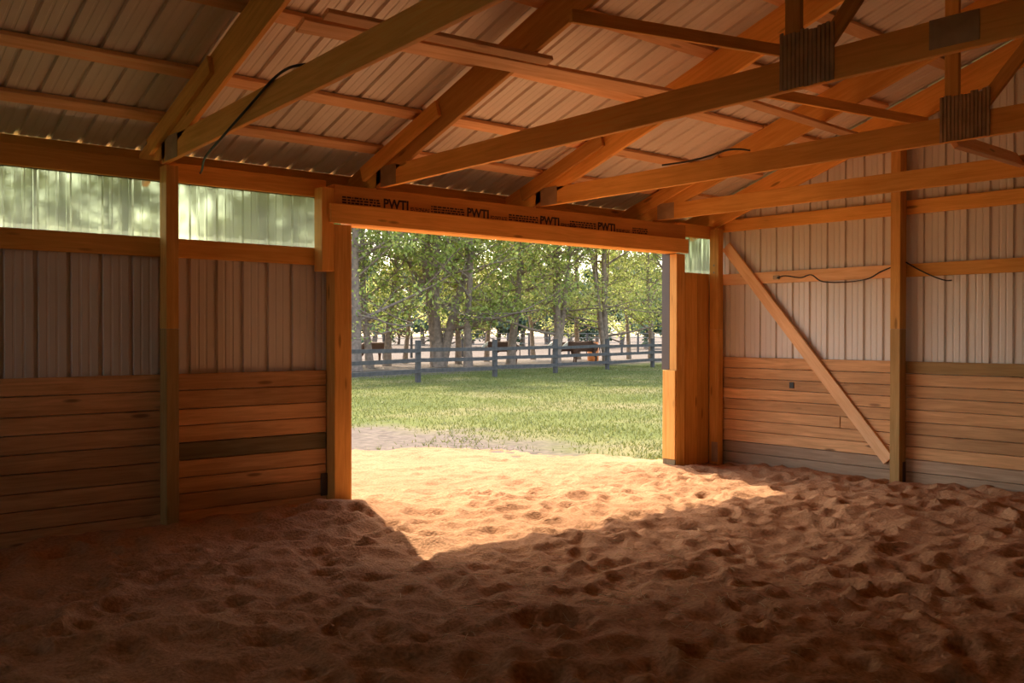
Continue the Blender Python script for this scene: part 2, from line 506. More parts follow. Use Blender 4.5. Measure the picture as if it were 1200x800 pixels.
# ------------------------------------------------------------------ corrugated sheets
def rib_profile(width, pitch=0.2286):
    """(u, depth) over one sheet; depth > 0 is away from the room"""
    pr = []
    n = int(round(width / pitch))
    for k in range(n):
        b = k * pitch
        pr += [(b + 0.000, 0.0), (b + 0.010, 0.024), (b + 0.034, 0.024), (b + 0.042, 0.0),
               (b + 0.088, 0.0), (b + 0.094, 0.0035), (b + 0.106, 0.0035), (b + 0.112, 0.0),
               (b + 0.154, 0.0), (b + 0.160, 0.0035), (b + 0.172, 0.0035), (b + 0.178, 0.0)]
    e = n * pitch
    pr += [(e, 0.0), (e + 0.010, 0.025), (e + 0.034, 0.025)]
    return pr
SHEET_W = 0.9144

def sheet_mesh(origin, udir, outdir, lo, hi, width=SHEET_W, clip=None, mat=None):
    """lo(u) / hi(u) give the 3D height along the third direction"""
    vs_, fs = [], []
    pr = rib_profile(width)
    if clip:
        pr = [(u, d) for u, d in pr if clip[0] - 1e-6 <= u <= clip[1] + 1e-6]
    for u, d in pr:
        p = Vector(origin) + Vector(udir) * u + Vector(outdir) * d
        a, b = lo(p), hi(p)
        vs_ += [tuple(a), tuple(b)]
    for i in range(len(pr) - 1):
        fs.append((2 * i, 2 * i + 2, 2 * i + 3, 2 * i + 1))
    return mesh_of('sheet', vs_, fs, mat)

# ---- ceiling: the roof steel and its purlins
ceil = tag(empty('ceiling', (1.0, 0, roof_z(0))), 'corrugated steel roof on timber purlins', None, None, 'structure')
def zs(p, y, off=0.0): return Vector((p.x, y, roof_z(y) + p.z + off))
nroof = int(math.ceil((X1 + 0.45 - (X0 - 0.3)) / SHEET_W))
front_me = back_me = None
for k in range(nroof):
    xo = X1 + 0.40 - SHEET_W * (k + 1)
    if k == 0:
        front_me = sheet_mesh((0, 0, 0), (1, 0, 0), (0, 0, 1), lambda p: zs(p, 0.0), lambda p: zs(p, EAVE), mat=METAL_ROOF)
        back_me = sheet_mesh((0, 0, 0), (1, 0, 0), (0, 0, 1), lambda p: zs(p, -EAVE), lambda p: zs(p, 0.0), mat=METAL_ROOF)
    place('roof_sheet', front_me, METAL_ROOF, ceil, Matrix.Translation((xo, 0, 0.0015 * (k % 2))))
    place('roof_sheet', back_me, METAL_ROOF, ceil, Matrix.Translation((xo, 0, 0.0015 * (k % 2))))

TX = [2.773, 4.757, 6.740, 8.606]             # near (left) faces of the four trusses
PT = 0.042                                    # truss ply
knots_x = [0.79] + [x + PT / 2 for x in TX] + [9.80]
rows = [7.47, 6.84, 6.02, 5.24, 4.47, 3.70, 2.93, 2.16, 1.39, 0.62]
for i, y in enumerate(rows):
    for a, b in zip(knots_x[:-1], knots_x[1:]):
        dy0, dy1 = random.uniform(-0.012, 0.012), random.uniform(-0.012, 0.012)
        board('purlin', (a + 0.002, y + dy0, chord_top(y + dy0) + 0.0195), (b - 0.002, y + dy1, chord_top(y + dy1) + 0.0195), 0.036, 0.130, PALE, ceil,
              upv=(0, -1, SL))
# eave framing that closes the overhang
bx('fascia', X0 - 0.2, X1 + 0.3, 7.995, 8.033, 2.80, 3.012, LUMBER, ceil)
bx('soffit', X0 - 0.2, X1 + 0.3, 7.64, 7.99, 2.782, 2.797, DARKTRIM, ceil)

# ------------------------------------------------------------------ back wall (with the big door)
wb = tag(empty('wall_back', (5.0, 7.56, -0.1)), 'tan corrugated steel wall with board wainscot around the big doorway', None, None, 'structure')
def vert_sheet_back(x, z0, z1, mat, parent, clip=None, name='steel_sheet'):
    me = sheet_mesh((x, 7.585, 0), (1, 0, 0), (0, 1, 0), lambda p: Vector((p.x, p.y, z0)), lambda p: Vector((p.x, p.y, z1)), clip=clip, mat=mat)
    return place(name, me, mat, parent)
xr = 1.880 - 0.021 - 0.2286 * 4               # ribs fall on x = 1.88 + n * 0.2286
sx = [xr + SHEET_W * k for k in range(-11, 4)]
for x in sx:
    c = (0, 4.40 - x) if x + SHEET_W > 4.40 else None
    vert_sheet_back(x, -0.3, 2.262, METAL_WALL, wb, c)
    vert_sheet_back(x, 2.70, 2.79, METAL_WALL, wb, c)
x = 9.05
vert_sheet_back(x, -0.3, 2.262, METAL_WALL, wb)
vert_sheet_back(x, 2.70, 2.79, METAL_WALL, wb)
for k in range(5):
    vert_sheet_back(4.38 + SHEET_W * k, 2.60, 2.79, METAL_WALL, wb)
# clear eave lights
def window(n, xa, xb, label):
    vs_, fs = [], []
    pr = []
    k0 = int(math.floor((xa - xr) / 0.2286)) - 1
    for k in range(k0, k0 + 12):
        b = xr + k * 0.2286
        pr += [(b + u, d) for u, d in rib_profile(0.2286)[:12]]
    pr = [(u, d) for u, d in pr if xa <= u <= xb]
    nz_ = 2
    for u, d in pr:
        vs_ += [(u, 7.583 + d, 2.225), (u, 7.583 + d, 2.735)]
    for i in range(len(pr) - 1):
        fs.append((2 * i, 2 * i + 2, 2 * i + 3, 2 * i + 1))
    o = place('window_%d' % n, mesh_of('window', vs_, fs, CLEAR), CLEAR)
    tag(o, label, None, None, 'structure')
for n_, (a, b, lab) in enumerate([(0.85, 2.865, 'clear corrugated plastic eave window left of the single post'),
                                  (2.80, 4.30, 'clear corrugated plastic eave window between single post and door jamb'),
                                  (9.08, 9.86, 'small clear plastic window beside the corner post')]):
    window(n_ + 1, a, b, lab)
# opaque run further left
vert_sheet_back(xr + SHEET_W * -1, 2.25, 2.72, METAL_WALL, wb)
for k in range(-11, -1):
    vert_sheet_back(xr + SHEET_W * k, 2.25, 2.72, METAL_WALL, wb)
# girts and eave beams between / behind the posts
GY0, GY1 = 7.542, 7.580
bays = [(-3.2, -1.20), (-1.16, 0.78), (0.82, 2.815), (2.825, 4.262)]
for a, b in bays:
    bx('girt', a, b, GY0, GY1, 2.104, 2.255, LUMBER, wb)
    bx('eave_beam', a, b, GY0, GY1, 2.708, 2.862, LUMBER, wb)
bx('eave_beam', 9.11, 9.86, GY0, GY1, 2.700, 2.862, LUMBER, wb)
pl = [1.171, 1.035, 0.884, 0.751, 0.613, 0.471, 0.329, 0.200, 0.060, -0.080, -0.22]
for bi, (a, b) in enumerate(bays):
    for k in range(len(pl) - 1):
        j = random.uniform(-0.004, 0.004)
        zt, zb = pl[k], pl[k + 1]
        m = TREATED if (bi == 3 and k == 4) else PLANK
        bx('plank', a, b, GY0 + j, GY1 + j, zb + 0.004, zt - 0.002, m, wb)
for a, b in [(9.10, 9.272), (9.276, 9.51), (9.514, 9.745)]:
    j = random.uniform(-0.002, 0.002)
    bx('vertical_plank', a, b, 7.542 + j, 7.58 + j, -0.25, 2.256, LUMBER, wb, axis='z')

# ------------------------------------------------------------------ right wall (gable end)
wr = tag(empty('wall_right', (9.92, 3.0, -0.1)), 'tan corrugated steel gable wall above board wainscot', None, None, 'structure')
ny = int(math.ceil((Y1 - Y0) / SHEET_W))
for k in range(ny):
    yo = 7.585 - 0.021 - 0.2286 * 0 - SHEET_W * (k + 1)
    me = sheet_mesh((9.935, yo, 0), (0, 1, 0), (1, 0, 0), lambda p: Vector((p.x, p.y, -0.3)), lambda p: Vector((p.x, p.y, roof_z(p.y))), mat=METAL_WALL)
    place('steel_sheet', me, METAL_WALL, wr)
RX0, RX1 = 9.892, 9.930
rbays = [(5.078, 7.58), (2.90, 5.072)]
for a, b in rbays:
    bx('girt', RX0, RX1, a, b, 2.112, 2.252, PALE if a > 5 else LUMBER, wr, axis='y')
    bx('girt', RX0, RX1, a, b, 2.785, 2.935, LUMBER, wr, axis='y')
prr = [1.205, 1.070, 0.940, 0.815, 0.685, 0.553, 0.420, 0.288, 0.150, 0.015, -0.12, -0.26]
for bi, (a, b) in enumerate(rbays):
    for k in range(len(prr) - 1):
        j = random.uniform(-0.004, 0.004)
        m = TREATED_BROWN if (bi == 1 and k == 0) else PLANK_GREY if k >= 8 else PLANK
        if bi == 0 and k == 5:
            bx('plank', RX0 + j, RX1 + j, 5.80, b, prr[k + 1] + 0.004, prr[k] - 0.002, m, wr, axis='y')
            bx('plank', RX0 - j, RX1 - j, a, 5.795, prr[k + 1] + 0.004, prr[k] - 0.002, m, wr, axis='y')
        else:
            bx('plank', RX0 + j, RX1 + j, a, b, prr[k + 1] + 0.004, prr[k] - 0.002, m, wr, axis='y')

# ------------------------------------------------------------------ the walls behind the camera
wl = tag(empty('wall_left', (-8.0, 0, -0.1)), 'corrugated steel gable wall left of the viewer', None, None, 'structure')
for k in range(ny):
    yo = 7.585 - SHEET_W * (k + 1)
    lo = roof_z(yo) - 0.45 if yo > 2.4 and yo < 6.0 else -0.3  # unseen gap in these sheets, added to let fill light in
    me = sheet_mesh((-8.02, yo, 0), (0, 1, 0), (-1, 0, 0), lambda p, lo=lo: Vector((p.x, p.y, lo)), lambda p: Vector((p.x, p.y, roof_z(p.y))), mat=METAL_WALL)
    place('steel_sheet', me, METAL_WALL, wl)
    if lo > 0:
        me = sheet_mesh((-8.02, yo, 0), (0, 1, 0), (-1, 0, 0), lambda p: Vector((p.x, p.y, -0.3)), lambda p: Vector((p.x, p.y, 1.55)), mat=METAL_WALL)
        place('steel_sheet', me, METAL_WALL, wl)
wq = tag(empty('wall_rear', (1.0, -7.6, -0.1)), 'corrugated steel side wall behind the viewer', None, None, 'structure')
for k in range(int(math.ceil((X1 - X0) / SHEET_W))):
    me = sheet_mesh((X0 + SHEET_W * k, -7.585, 0), (1, 0, 0), (0, -1, 0), lambda p: Vector((p.x, p.y, -0.3)), lambda p: Vector((p.x, p.y, 3.05)), mat=METAL_WALL)
    place('steel_sheet', me, METAL_WALL, wq)

# ------------------------------------------------------------------ posts, jambs, header
p = tag(empty('timber_post', (2.823, 7.47, -0.05)), 'timber post standing between the two left eave windows', 'post', 'wall posts')
bx('upper_section', 2.773, 2.873, 7.402, 7.540, 1.532, 2.815, POSTW, p, axis='z')
bx('lower_section', 2.773, 2.873, 7.402, 7.540, -0.3, 1.530, POSTLOW, p, axis='z')

p = tag(empty('corner_post', (9.80, 7.47, -0.1)), 'timber corner post where the door wall meets the gable wall', 'post', 'wall posts')
bx('upper_section', 9.748, 9.850, 7.402, 7.540, 1.552, 2.815, POSTW, p, axis='z')
bx('lower_section', 9.748, 9.850, 7.402, 7.540, -0.35, 1.550, POSTW, p, axis='z')
bx('base_bracket', 9.744, 9.748, 7.405, 7.50, -0.12, 0.13, GALV, p, axis='z', ch=0.001)
for zb in (2.36, 2.27):
    v, f = tube_geo([(9.744, 7.47, zb), (9.75, 7.47, zb)], [0.014, 0.014], 8)
    place('bolt', mesh_of('bolt', v, f, GALV), GALV, p)

p = tag(empty('timber_post', (9.82, 5.075, -0.1)), 'tall timber post on the gable wall at the foot of the diagonal brace', 'post', 'wall posts')
bx('upper_section', 9.752, 9.888, 5.020, 5.130, 1.552, chord_low(5.13) - 0.01, POSTW, p, axis='z')
bx('lower_section', 9.752, 9.888, 5.020, 5.130, -0.35, 1.550, POSTLOW, p, axis='z')
bx('base_bracket', 9.82, 9.885, 5.016, 5.020, -0.10, 0.12, DARKTRIM, p, axis='z', ch=0.001)

p = tag(empty('door_jamb', (4.35, 7.47, -0.05)), 'left timber jamb of the big doorway', 'door jamb', 'doorway framing')
bx('jamb_post', 4.266, 4.440, 7.402, 7.540, -0.3, 2.462, POSTW, p, axis='z')
bx('backing_post', 4.285, 4.430, 7.545, 7.60, -0.3, 2.46, POSTW, p, axis='z')
bx('block', 4.140, 4.262, 7.400, 7.538, 2.045, 2.780, LUMBER, p, axis='z')
bx('outer_trim', 4.432, 4.462, 7.605, 7.66, 1.06, 2.46, LUMBER, p, axis='z')
bx('base_bracket', 4.20, 4.262, 7.52, 7.535, 0.05, 0.25, DARKTRIM, p, axis='z', ch=0.001)

p = tag(empty('door_jamb', (9.02, 7.47, -0.1)), 'right timber jamb of the big doorway with dark outer trim', 'door jamb', 'doorway framing')
bx('jamb_post', 8.940, 9.098, 7.402, 7.512, -0.35, 2.462, POSTW, p, axis='z')
bx('lower_lining', 8.915, 8.937, 7.405, 7.600, -0.02, 1.055, LUMBER, p, axis='z')
bx('base_block', 8.918, 8.937, 7.405, 7.598, -0.35, -0.024, TREATED, p, axis='z')
bx('outer_trim', 8.945, 9.06, 7.516, 7.642, 1.062, 2.56, DARKTRIM, p, axis='z')
bx('backing_post', 8.945, 9.06, 7.516, 7.598, -0.35, 1.058, POSTW, p, axis='z')

hd = tag(empty('door_header', (6.7, 7.45, 2.46)), 'printed laminated header beam over the big doorway', 'header', 'doorway framing')
lv = bx('laminated_beam', 4.264, 9.104, 7.402, 7.482, 2.60, 2.815, LVL, hd)
bx('outer_beam', 4.264, 9.104, 7.486, 7.560, 2.60, 2.815, LVL, hd)
bx('face_board', 4.205, 9.112, 7.360, 7.400, 2.472, 2.640, LUMBER, hd)
bx('head_lining', 4.442, 8.938, 7.404, 7.60, 2.560, 2.598, LUMBER, hd)
bx('filler', 4.442, 8.938, 7.404, 7.60, 2.468, 2.556, LUMBER, hd)

def text_mesh(txt, size):
    cu = bpy.data.curves.new('txt', 'FONT')
    cu.body = txt; cu.size = size; cu.extrude = 0.0006; cu.resolution_u = 2; cu.offset = size * 0.03
    o = bpy.data.objects.new('txt', cu)
    COL.objects.link(o)
    dg = bpy.context.evaluated_depsgraph_get()
    me = bpy.data.meshes.new_from_object(o.evaluated_get(dg))
    bpy.data.objects.remove(o)
    bpy.data.curves.remove(cu)
    me.materials.clear()
    me.materials.append(INK)
    return me
RT = Matrix.Rotation(math.pi / 2, 4, 'X')
pw = text_mesh('PWTI', 0.118)
MARKS = [4.772, 5.742, 6.714, 7.580]
for xa in MARKS:
    place('printed_mark', pw, INK, lv, Matrix.Translation((xa, 7.4005, 2.652)) @ RT)
# small illegible lines of the same stamp
def dash_mesh(w, seed):
    rr = random.Random(seed)
    vs_, fs = [], []
    for row in range(3):
        u = 0
        while u < w:
            l = rr.uniform(0.012, 0.05)
            h = 0.014
            z = row * 0.024
            o = len(vs_)
            vs_ += [(u, 0, z), (min(u + l, w), 0, z), (min(u + l, w), 0, z + h), (u, 0, z + h)]
            fs.append((o, o + 1, o + 2, o + 3))
            u += l + rr.uniform(0.006, 0.014)
    return mesh_of('stamp', vs_, fs, INK)
for k, xa in enumerate(MARKS):
    place('printed_lines', dash_mesh(0.40, k), INK, lv, Matrix.Translation((xa - 0.43, 7.4003, 2.655)))
    place('printed_lines', dash_mesh(0.22, 30 + k), INK, lv, Matrix.Translation((xa + 0.30, 7.4003, 2.650)) @ Matrix.Scale(0.5, 4, (0, 0, 1)))
place('printed_lines', dash_mesh(0.26, 9), INK, lv, Matrix.Translation((8.15, 7.4003, 2.655)))

# diagonal brace on the gable wall
db = board('diagonal_brace', (9.869, 7.372, 2.60), (9.869, 5.20, 0.115), 0.034, 0.140, PALE, None, upv=(0, 0.75, -0.66))
tag(db, 'long pale diagonal board brace against the gable wall', 'brace')

# ------------------------------------------------------------------ trusses
def nail_plate(name, x, y0, y1, z0, z1, parent, ribs=0):
    """toothed plate on the near face of a truss at x"""
    if not ribs:
        return bx(name, x - 0.004, x - 0.0005, y0, y1, z0, z1, GALV, parent, axis='y', ch=0.0008)
    vs_, fs = [], []
    rr = random.Random(int(y0 * 1000 + x * 100))
    for k in range(ribs):
        a = y0 + (y1 - y0) * k / ribs; b = y0 + (y1 - y0) * (k + 1) / ribs
        zt = z1 + rr.uniform(-0.012, 0.010); zb = z0 + rr.uniform(-0.004, 0.004)
        m = a + (b - a) * 0.62
        o = len(vs_)
        for yy, xx in ((a, 0.003), (a + 0.15 * (b - a), 0.009), (m, 0.009), (m + 0.12 * (b - a), 0.003), (b, 0.003)):
            vs_ += [(x - xx, yy, zb), (x - xx, yy, zt)]
        for i in range(4):
            fs.append((o + 2 * i, o + 2 * i + 1, o + 2 * i + 3, o + 2 * i + 2))
    return place(name, mesh_of('plate', vs_, fs, GALV), GALV, parent)

UPS = (0, SL, 1)
def truss(x, label, rise=0.0):
    """x: near face. Fink/Howe style truss spanning the barn, heel at the door wall"""
    c = x + PT / 2
    t = tag(empty('roof_truss', (c, 7.47, 2.83)), label, 'truss', 'roof trusses')
    yh = 7.50
    zb = lambda y: 2.925 + rise * (7.4 - y)
    board('bottom_chord', (c, 0.01, zb(0)), (c, yh, zb(yh)), PT, 0.182, LUMBER, t)
    board('bottom_chord', (c, -yh, zb(yh)), (c, -0.01, zb(0)), PT, 0.182, LUMBER, t)
    mid = lambda y: (chord_low(y) + chord_top(y)) / 2
    wch = 0.300 * math.cos(math.atan(SL))
    board('top_chord', (c, 0.02, mid(0.02)), (c, 7.98, mid(7.98) + 0.0), PT, wch, LUMBER, t, upv=UPS)
    board('top_chord', (c, -7.98, mid(7.98)), (c, -0.02, mid(0.02)), PT, wch, LUMBER, t, upv=(0, -SL, 1))
    # scab nailed on the near face of the lower end
    s0, s1 = 7.70, 6.50
    zc = lambda y: chord_top(y) - 0.105
    board('scab_board', (x - 0.020, s1, zc(s1)), (x - 0.020, s0, zc(s0)), 0.038, 0.140, LUMBER, t, upv=UPS)
    # webs
    for sgn in (1, -1):
        board('web', (c, 3.10 * sgn, zb(3.1) + 0.094), (c, 3.10 * sgn, chord_low(3.1) + 0.02), PT - 0.004, 0.100, LUMBER, t, upv=(0, 1, 0))
        board('web', (c, 2.92 * sgn, zb(3) + 0.10), (c, 1.32 * sgn, 4.93), PT - 0.006, 0.090, LUMBER, t, upv=(1, 0, 0) and (0, 1, 1))
    board('web', (c, 0, zb(0) + 0.094), (c, 0, chord_low(0.0)), PT - 0.006, 0.09, LUMBER, t, upv=(0, 1, 0))
    # plates
    z0 = zb(7.3)
    nail_plate('nail_plate', x, 7.17, 7.42, z0 - 0.085, z0 + 0.10, t)
    nail_plate('nail_plate', x, 2.83, 3.18, zb(3) - 0.088, zb(3) + 0.235, t, 13)
    nail_plate('nail_plate', x, 2.05, 2.30, zb(2.1) - 0.06, zb(2.1) + 0.09, t)
    v = nail_plate('nail_plate', x, 2.95, 3.25, chord_low(3.1) + 0.01, chord_low(3.1) + 0.17, t, 11)
    return t
truss(TX[0], 'roof truss bearing on the single post between the left windows', .047)
truss(TX[1], 'roof truss bearing on the left end of the door header', .014)
truss(TX[2], 'roof truss bearing on the middle of the door header', .006)
truss(TX[3], 'roof truss bearing on the right end of the door header', .004)
# gable rafter against the end wall
gr = tag(empty('gable_rafter', (9.86, 7.4, 2.9)), 'sloping rafter board along the top of the gable wall', 'rafter')
mid = lambda y: (chord_low(y) + chord_top(y)) / 2
board('rafter_board', (9.865, 0.02, mid(0.02)), (9.865, 7.98, mid(7.98)), 0.045, 0.283, LUMBER, gr, upv=UPS)
board('rafter_board', (9.865, -7.98, mid(7.98)), (9.865, -0.02, mid(0.02)), 0.045, 0.283, LUMBER, gr, upv=(0, -SL, 1))

# lateral braces under the top chords
def under(y, d): return chord_low(y) - d
def lat(label, a, b, edge=False, w=0.14):
    (xa, ya), (xb, yb) = a, b
    if edge:
        o = board('lateral_brace', (xa, ya, under(ya, 0.058)), (xb, yb, under(yb, 0.058)), 0.038, 0.095, LUMBER, None)
    else:
        o = board('lateral_brace', (xa, ya, under(ya, 0.024)), (xb, yb, under(yb, 0.024)), 0.036, w, PALE, None, upv=(0, -1, SL))
    return tag(o, label, 'brace', 'lateral braces under the rafters')
lat('flat lateral brace under the rafters ending just past the second truss', (3.05, 5.415), (4.93, 5.325), w=0.09)
lat('flat lateral brace under the second and third trusses', (2.95, 5.56), (7.0, 5.33))
lat('flat lateral brace from the third truss to the gable wall', (6.70, 5.19), (9.84, 5.30), w=0.09)
lat('brown lateral brace on edge between second and third trusses', (4.64, 4.80), (7.05, 4.47), True)
lat('lateral brace on edge crossing under the fourth truss', (6.86, 5.02), (9.84, 4.78), True)
o = board('chord_tie', (6.786, 3.12, 2.885), (8.602, 3.37, 2.985), 0.038, 0.14, PALE, None, upv=(0, 0.6, 1))
tag(o, 'flat tie board between the lower chords of third and fourth trusses', 'brace')

# ------------------------------------------------------------------ cables and small fittings
o = cable('black_cable', [(2.81, 5.22, 3.135), (2.77, 5.36, 3.135), (2.757, 5.55, 3.10), (2.752, 5.85, 3.00), (2.755, 6.3, 2.86), (2.84, 6.8, 2.80), (3.0, 7.25, 2.785), (3.10, 7.53, 2.80)], 0.009, BLACK)
tag(o, 'black cable looping over the leftmost truss chord', 'cable')
o = cable('black_cable', [(9.86, 6.62, 2.17), (9.85, 6.5, 2.19), (9.86, 6.3, 2.16), (9.85, 6.15, 2.185), (9.85, 6.0, 2.10), (9.86, 5.7, 2.085), (9.86, 5.45, 2.11), (9.86, 5.3, 2.18), (9.86, 5.14, 2.235)], 0.008, BLACK)
tag(o, 'black cable sagging along the girt beside the diagonal brace', 'cable')
bx('plug', 9.862, 9.89, 6.60, 6.68, 2.155, 2.20, GALV, o, axis='y', ch=0.003)
o = cable('black_cable', [(9.86, 5.012, 2.27), (9.86, 4.9, 2.20), (9.86, 4.75, 2.12), (9.86, 4.6, 2.06), (9.86, 4.52, 2.055)], 0.008, BLACK)
tag(o, 'short black cable hanging right of the gable wall post', 'cable')
o = cable('black_cable', [(6.735, 5.75, 3.047), (6.75, 5.45, 3.045), (6.755, 5.25, 3.06), (6.755, 5.05, 3.085), (6.75, 4.92, 3.075), (6.745, 4.80, 3.046)], 0.009, BLACK)
tag(o, 'black cable lying over the lower chord of the third truss', 'cable')
o = bx('wall_outlet', 9.880, 9.893, 6.40, 6.46, 0.85, 0.92, BLACK, None, axis='z', ch=0.002)
tag(o, 'small black outlet on the gable wall planks', 'outlet')

# ------------------------------------------------------------------ straw on the sand
def build_straw():
    n = 420
    vs_, fs = [], []
    for k in range(n):
        x, y = rng.normal(4.4, 1.0), rng.normal(3.9, 0.8)
        a = rng.uniform(0, math.pi); l = rng.uniform(0.015, 0.06)
        z = float(sand_height(np.array([x]), np.array([y]))[0]) + 0.012
        dx, dy = math.cos(a) * l, math.sin(a) * l
        v, f = tube_geo([(x - dx, y - dy, z), (x, y, z + rng.uniform(0, 0.015)), (x + dx, y + dy, z + rng.uniform(-0.005, 0.02))], [0.0014] * 3, 3)
        o_ = len(vs_)
        vs_ += v; fs += [tuple(i + o_ for i in q) for q in f]
    m = mat_plain('straw', (0.55, 0.42, 0.22), 0.8)
    tag(place('straw', mesh_of('straw', vs_, fs, m), m), 'loose bits of straw strewn on the sand', 'straw', None, 'stuff')
build_straw()

# ------------------------------------------------------------------ paddock fence
FZ = -0.16
def fence():
    pts = [(9.9, 24.2), (14.3, 25.4), (18.59, 26.66), (23.0, 27.9), (27.1, 28.9), (31.2, 29.85), (35.5, 30.9), (39.8, 31.9), (44.1, 32.9)]
    t = tag(empty('paddock_fence', (27, 28.9, FZ)), 'dark three-rail wooden fence across the pasture', 'fence')
    for i, (x, y) in enumerate(pts):
        bx('post', x - 0.075, x + 0.075, y - 0.075, y + 0.075, FZ - 0.3, FZ + 1.42, FENCE, t, axis='z')
    for (xa, ya), (xb, yb) in zip(pts[:-1], pts[1:]):
        for h in (0.36, 0.72, 1.08):
            dz = random.uniform(-0.03, 0.03)
            d = Vector((xb - xa, yb - ya, 0)).normalized()
            nrm = Vector((d.y, -d.x, 0)) * 0.095
            board('rail', Vector((xa, ya, FZ + h + dz)) + nrm, Vector((xb, yb, FZ + h - dz)) + nrm, 0.035, 0.13, FENCE, t)
    # thin wire strand above the rails
fence()
def back_fence():
    t = tag(empty('pipe_fence', (40, 52, FZ)), 'thin grey wire fence far behind the trees', 'fence')
    P0, P1 = Vector((15, 50, 0)), Vector((85, 58, 0))
    n = 30
    for k in range(n + 1):
        q = P0.lerp(P1, k / n)
        board('post', (q.x, q.y, FZ - 0.2), (q.x, q.y, FZ + 1.7), 0.13, 0.13, FENCE, t, upv=(0, 1, 0))
    for h in (0.5, 0.9, 1.3, 1.65):
        board('wire', (P0.x, P0.y, FZ + h), (P1.x, P1.y, FZ + h), 0.04, 0.04, PIPE, t, ch=0)
back_fence()

# ------------------------------------------------------------------ trees
def tree_data(seed, h, r0, lean, first, nleaf, spread, leaf, forks=1, mat=LEAF):
    rr = random.Random(seed)
    V, Fc, tips = [], [], []
    def add(pts, rad, n):
        v, f = tube_geo(pts, rad, n, cap=False)
        o_ = len(V)
        V.extend(v); Fc.extend(tuple(i + o_ for i in q) for q in f)
    def branch(p, d, length, r, depth):
        n = 5 if depth < 2 else 3
        pts = [p]; rad = [r]
        dd = d.copy()
        for i in range(n):
            dd = (dd + Vector((rr.uniform(-1, 1), rr.uniform(-1, 1), rr.uniform(-0.5, 0.9))) * 0.17).normalized()
            pts.append(pts[-1] + dd * length / n)
            rad.append(r * (1 - 0.75 * (i + 1) / n) + 0.006)
        add(pts, rad, 7 if depth == 1 else 4)
        if depth >= 1:
            tips.extend(pts[1:] if depth > 1 else pts[2:])
        if depth < 3:
            for _ in range(4 if depth == 1 else 3):
                i = rr.randint(1, n)
                a = rr.uniform(0, 2 * math.pi)
                side = Vector((math.cos(a), math.sin(a), rr.uniform(-0.25, 0.7))).normalized()
                branch(pts[i], (dd * 0.5 + side).normalized(), length * rr.uniform(0.42, 0.65), r * 0.42, depth + 1)
    for fk in range(forks):
        d = Vector((lean[0] + (rr.uniform(-0.25, 0.25) if forks > 1 else 0), lean[1] + (rr.uniform(-.15, .15) if forks > 1 else 0), 1)).normalized()
        pts = [Vector((0, 0, -0.3))]
        if fk == 0:
            rad = [r0 * 1.45]
        else:
            rad = [r0 * 1.0]
        n = 14
        rk = r0 if fk == 0 else r0 * 0.7
        for i in range(n):
            f = (i + 1) / n
            d = (d + Vector((rr.uniform(-1, 1), rr.uniform(-1, 1), 0.5)) * 0.07).normalized()
            pts.append(pts[-1] + d * (h + 0.3) / n)
            rad.append(rk * (1 - 0.88 * f) if i else rk * 1.05)
        add(pts, rad, 9)
        nb = int(h * 1.5 / forks) + 3
        for b in range(nb):
            f = first + (0.97 - first) * (b + rr.random()) / nb
            k = min(int(f * n), n - 1)
            p_ = pts[k].lerp(pts[k + 1], f * n - k)
            a = rr.uniform(0, 2 * math.pi)
            dn = Vector((math.cos(a), math.sin(a), rr.uniform(-0.1, 0.9))).normalized()
            branch(p_, dn, spread * (1.15 - 0.75 * f) * rr.uniform(0.7, 1.15), rk * 0.35 * (1.1 - f), 1)
    trunk = mesh_of('trunk', [tuple(v) for v in V], Fc, BARK, True)
    # leaves in small sprays at the twigs
    T = np.array([tuple(t) for t in tips])
    g = np.random.default_rng(seed)
    c = T[g.integers(0, len(T), nleaf)] + g.normal(0, 0.23, (nleaf, 3))
    c = c[c[:, 2] > first * h * 0.72]
    m = len(c)
    nrm = g.normal(0, 1, (m, 3)); nrm /= np.linalg.norm(nrm, axis=1)[:, None]
    ax = np.cross(nrm, g.normal(0, 1, (m, 3))); ax /= np.linalg.norm(ax, axis=1)[:, None]
    bz = np.cross(nrm, ax)
    s = (leaf * g.uniform(0.6, 1.3, m))[:, None]
    v = np.empty((m, 4, 3))
    v[:, 0] = c - ax * s; v[:, 1] = c + bz * s * 0.55 ; v[:, 2] = c + ax * s; v[:, 3] = c - bz * s * 0.55
    me = bpy.data.meshes.new('leaves')
    me.vertices.add(4 * m); me.vertices.foreach_set('co', v.ravel())
    me.loops.add(4 * m); me.loops.foreach_set('vertex_index', np.arange(4 * m))
    me.polygons.add(m); me.polygons.foreach_set('loop_start', np.arange(0, 4 * m, 4)); me.polygons.foreach_set('loop_total', np.full(m, 4))
    me.update(calc_edges=True)
    me.materials.append(mat)
    return trunk, me

protos = {
    'lean': tree_data(3, 16, 0.24, (0.16, 0.0), 0.11, 12000, 4.6, 0.095, 2),
    'big': tree_data(5, 19, 0.34, (-0.02, 0.0), 0.10, 16000, 4.8, 0.095, 3),
    'slim': tree_data(8, 18, 0.17, (0.03, 0.02), 0.11, 11000, 3.3, 0.095, 1),
    'slim2': tree_data(9, 17, 0.16, (-0.04, 0.0), 0.12, 11000, 3.1, 0.095, 1, LEAF2),
    'spread': tree_data(12, 15, 0.20, (0.1, 0.0), 0.11, 14000, 4.8, 0.09, 3, LEAF2),
}
FAR = tree_data(21, 9, 0.25, (0, 0), 0.05, 11000, 4.2, 0.24, 2, LEAFFAR)

